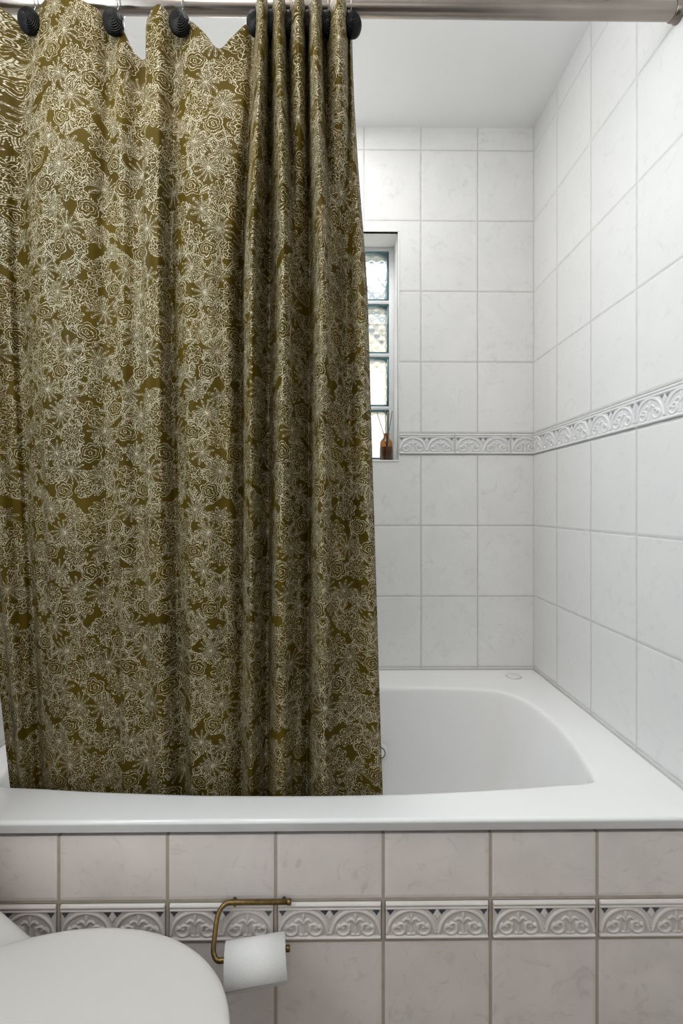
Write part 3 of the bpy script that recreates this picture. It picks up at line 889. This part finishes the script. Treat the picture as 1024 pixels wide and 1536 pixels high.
# roll hangs on the lower arm
axr = Vector((xr_ - xl_ - r2, LY2 - LY, 0.007)).normalized()
f_ = (-0.1300 - xl_ - r2) / (xr_ - xl_ - r2)
mid = Vector((-0.1300, LY + f_ * (LY2 - LY), zl_ + 0.007 * f_))
RC, RR, RL = 0.0190, 0.0345, 0.104
ctr = mid + Vector((0, 0, -(RC - 0.0048)))
roll = empty('toilet_paper_roll', ctr)
tag(roll, 'white toilet paper roll hanging on the brass wire holder', 'toilet paper')
prof = [(RC + 0.0006, -RL / 2), (RR - 0.001, -RL / 2), (RR, -RL / 2 + 0.001), (RR, RL / 2 - 0.001), (RR - 0.001, RL / 2), (RC + 0.0006, RL / 2), (RC + 0.0006, -RL / 2)]
n_ = 72
V, Fc = lathe(prof, n_)
V = [(x * (1 + 0.012 * math.sin(3 * math.atan2(y, x))), y, z) for x, y, z in V]
rollp = mesh_obj('paper', place(V, axr, ctr), Fc, M_paper, roll); sharp(rollp, 40)
V, Fc = lathe([(RC, -RL / 2 + 0.0005), (RC, RL / 2 - 0.0005), (RC - 0.0008, RL / 2 - 0.0005), (RC - 0.0008, -RL / 2 + 0.0005), (RC, -RL / 2 + 0.0005)], 48)
mesh_obj('core', place(V, axr, ctr), Fc, M_core, roll)
# loose last sheet lying over the front, its edge a faint line
V, Fc = [], []
up = Vector((0, 0, 1)); up = (up - axr * up.dot(axr)).normalized(); fr = axr.cross(up)
if fr.y > 0: fr = -fr
for i in range(33):
    a = math.radians(118 - i * 132 / 32)        # from behind the top over the front
    for s in (-1, 1):
        rr = RR + 0.0012 - 0.0003 * s
        pt = ctr + axr * (s * (RL / 2 - 0.0005)) + (fr * math.cos(a) + up * math.sin(a)) * rr
        V.append(tuple(pt))
for i in range(32): Fc.append((2 * i, 2 * i + 1, 2 * i + 3, 2 * i + 2))
sheet = mesh_obj('loose_sheet', V[:], Fc, M_paper, roll)
sheet.modifiers.new('thick', 'SOLIDIFY').thickness = 0.0006

# ------------------------------------------------------------------ toilet
AY = 0.622                      # axis of the bowl, pointing right from the left wall
def egg(sc_=1.0, tip=-0.133, hinge=-0.583, hw=0.195, dx=0.0):
    pts = []
    half = [(0.0, 1.0, 0)]
    xw = tip - 0.245            # widest station
    out = []
    N = 64
    for k in range(N + 1):      # tip round to the hinge, far side
        s = k / N
        if s < 0.62:
            a = s / 0.62 * PI / 2
            out.append((xw + (tip - xw) * math.cos(a) ** 0.92, hw * math.sin(a) ** 0.95))
        else:
            t = (s - 0.62) / 0.38
            x = xw + (hinge - xw) * t
            w = hw * (1 - 0.30 * t ** 2.0)
            if t > 0.88:        # rounded rear corner
                u = (t - 0.88) / 0.12
                w -= 0.018 * (1 - math.sqrt(max(0, 1 - u * u)))
            out.append((x, w))
    loop = [(x, y) for x, y in out] + [(x, -y) for x, y in out[::-1][0:-1]]
    cxm = (tip + hinge) / 2
    return [(cxm + (x - cxm) * sc_ + dx, AY + y * sc_) for x, y in loop]
def loft(loops, capb=True, capt=True):
    n = len(loops[0]); V = [p for l in loops for p in l]; Fc = []
    for i in range(len(loops) - 1):
        for k in range(n):
            k2 = (k + 1) % n
            Fc.append((i * n + k, i * n + k2, (i + 1) * n + k2, (i + 1) * n + k))
    if capb: Fc.append(tuple(range(n))[::-1])
    if capt: Fc.append(tuple((len(loops) - 1) * n + k for k in range(n)))
    return V, Fc
def off(loop, d):
    P = np.array(loop); c = P.mean(0)
    D = P - c
    L = np.hypot(D[:, 0], D[:, 1])[:, None]
    return [tuple(c + dd * (l - d) / l) for dd, l in zip(D, L[:, 0])]
ZL = H - 0.700
wc = empty('toilet', (-0.45, AY, 0)); tag(wc, 'white ceramic toilet with closed lid in the lower left corner', 'toilet')
E0 = egg()
def at(loop, z): return [(x, y, z) for x, y in loop]
lid = loft([at(off(E0, 0.012), ZL - 0.016), at(off(E0, 0.002), ZL - 0.015), at(E0, ZL - 0.012), at(off(E0, 0.0008), ZL - 0.008), at(off(E0, 0.004), ZL - 0.004), at(off(E0, 0.010), ZL - 0.0015), at(off(E0, 0.025), ZL), at(off(E0, 0.08), ZL + 0.0015), at(off(E0, 0.14), ZL + 0.002)])
mesh_obj('lid', *lid, M_seat, wc)
E1 = off(E0, 0.003)
seat = loft([at(off(E1, 0.006), ZL - 0.040), at(E1, ZL - 0.036), at(E1, ZL - 0.022), at(off(E1, 0.005), ZL - 0.0175), at(off(E1, 0.08), ZL - 0.0175), at(off(E1, 0.085), ZL - 0.03), at(off(E1, 0.075), ZL - 0.040), at(off(E1, 0.006), ZL - 0.040)], False, False)
mesh_obj('seat', *seat, M_seat, wc)
B0 = off(E0, 0.004)
def bowl(sx, sy, z, dx):
    P = np.array(B0); c = np.array([-0.358, AY])
    return [(c[0] + (x - c[0]) * sx + dx, c[1] + (y - c[1]) * sy, z) for x, y in P]
bw = loft([bowl(.62, .60, 0.001, -.05), bowl(.62, .60, 0.02, -.05), bowl(.58, .56, 0.12, -.055), bowl(.66, .66, 0.2, -.04), bowl(.82, .84, 0.28, -.02), bowl(.95, .96, 0.35, 0), bowl(1, 1, ZL - 0.06, 0), bowl(1, 1, ZL - 0.045, 0), bowl(.97, .97, ZL - 0.041, 0), bowl(.7, .66, ZL - 0.042, 0), bowl(.62, .58, ZL - 0.1, 0), bowl(.35, .35, ZL - 0.2, -.03), bowl(.12, .12, ZL - .24, -.05)])
mesh_obj('bowl', *bw, M_ceramic, wc)
# cistern: its foot flares out in a slope behind the lid
hwid = 0.222
prof = [(x - 0.023, z) for x, z in [(-0.415, ZL - 0.115), (-0.475, ZL - 0.045 ), (-0.5265, ZL - 0.0005), (-0.5680, ZL + 0.034), (-0.596, ZL + 0.062), (-0.614, ZL + 0.105), (-0.622, ZL + 0.20), (-0.626, ZL + 0.36)]]
V, Fc = [], []
LP = []
for x, z in prof:
    l = []
    rad = 0.03
    for (cx_, cy_, a0) in ((x - rad, AY + hwid - rad, 0), (XL + 0.003, AY + hwid, None), (XL + 0.003, AY - hwid, None), (x - rad, AY - hwid + rad, -PI / 2)):
        if a0 is None: l.append((cx_, cy_, z))
        else:
            for k in range(9):
                a = a0 + k / 8 * PI / 2
                l.append((cx_ + rad * math.cos(a), cy_ + rad * math.sin(a), z))
    LP.append(l)
V, Fc = loft(LP)
cis = mesh_obj('cistern', V, Fc, M_ceramic, wc); sharp(cis, 40)
bm = bmesh.new(); bevel_box(bm, XL + 0.003, -0.635, AY - hwid - 0.006, AY + hwid + 0.006, ZL + 0.361, ZL + 0.395, 0.010, 3)
bm_obj('cistern_lid', bm, M_ceramic, wc)
V, Fc = lathe([(0.022, 0.0), (0.022, 0.004), (0.019, 0.006), (0.0, 0.0065)], 32)
mesh_obj('flush_button', [(x - 0.70, y + AY, z + ZL + 0.395) for x, y, z in V], Fc, M_chrome, wc)
for sy in (-0.07, 0.07):
    V, Fc = lathe([(0.0, -0.02), (0.009, -0.02), (0.011, -0.018), (0.011, 0.018), (0.009, 0.02), (0.0, 0.02)], 24)
    mesh_obj('hinge', place(V, (0, 1, 0), (-0.575, AY + sy, ZL - 0.008)), Fc, M_seat, wc)

# ------------------------------------------------------------------ light
w = bpy.data.worlds.new('World'); sc.world = w; w.use_nodes = True
nt = w.node_tree; nbw = NB(nt); bg = nt.nodes['Background']
tc = nbw.node('ShaderNodeTexCoord'); sp = nbw.node('ShaderNodeSeparateXYZ'); nt.links.new(tc.outputs['Generated'], sp.inputs[0])
el = E(nbw, sp.outputs[2])
nz_ = nbw.noise(tc.outputs['Generated'], 14, 3)
skyc = nbw.ramp(nbw.m('ADD', el, nz_ * 0.10 - 0.05), [(0.0, (0.86, 0.82, 0.76)), (0.36, (1.0, 0.97, 0.92)), (0.50, (0.88, 0.96, 1.0)), (0.66, (0.55, 0.68, 0.74))])
nt.links.new(skyc, bg.inputs['Color']); bg.inputs['Strength'].default_value = 3.0

def area(name, loc, target, sx, sy, power, col):
    l = bpy.data.lights.new(name, 'AREA'); l.shape = 'RECTANGLE'; l.size = sx; l.size_y = sy; l.energy = power; l.color = col
    o = bpy.data.objects.new(name, l); COL.objects.link(o); o.location = loc
    o.rotation_euler = (Vector(target) - Vector(loc)).to_track_quat('-Z', 'Y').to_euler()
    return o
area('side_light', (XL + 0.02, 0.40, 1.55), (0.7, 0.70, 1.40), 0.5, 1.3, 12.0, (0.78, 0.90, 1.0))
area('rear_light', (-0.1, YR + 0.03, 1.45), (0.0, 1.0, 1.3), 1.2, 1.5, 4.2, (1.0, 0.96, 0.92))  # unseen fill panel, added by the rear wall to light the scene frontally
def globe(name, loc, r, power, col):
    l = bpy.data.lights.new(name, 'POINT'); l.shadow_soft_size = r; l.energy = power; l.color = col
    o = bpy.data.objects.new(name, l); COL.objects.link(o); o.location = loc
globe('ceiling_lamp', (-0.30, 0.30, CEIL - 0.22), 0.13, 9.5, (1.0, 0.95, 0.88))
area('shower_fill', (-0.15, 1.25, CEIL - 0.015), (-0.13, 1.25, 0), 0.5, 0.4, 6.5, (1.0, 0.99, 0.97))  # unseen fill above the tub, added to brighten the niche and back wall
sun = bpy.data.lights.new('sun', 'SUN'); sun.energy = 5.5; sun.angle = 0.02; sun.color = (1.0, 0.97, 0.9)
so_ = bpy.data.objects.new('sun', sun); COL.objects.link(so_)
so_.rotation_euler = Vector((0.8, 0.45, -0.4)).to_track_quat('-Z', 'Y').to_euler()

# ------------------------------------------------------------------ camera
cam = bpy.data.cameras.new('Camera'); co = bpy.data.objects.new('Camera', cam); COL.objects.link(co)
cam.sensor_fit = 'AUTO'; cam.sensor_width = 36.0; cam.lens = F / 1536 * 36
YAW = math.radians(0.62)
co.location = (0, 0, H); co.rotation_euler = (PI / 2, 0, -YAW)
cam.shift_x = (16 - F * math.tan(YAW)) / 1536.0
cam.shift_y = -8 / 1536.0
cam.clip_start = 0.02
sc.camera = co
sc.view_settings.view_transform = 'Standard'
sc.view_settings.look = 'None'
sc.view_settings.exposure = 0.14
sc.cycles.max_bounces = 8; sc.cycles.diffuse_bounces = 4; sc.cycles.glossy_bounces = 3; sc.cycles.transmission_bounces = 8
sc.cycles.caustics_reflective = False; sc.cycles.caustics_refractive = True
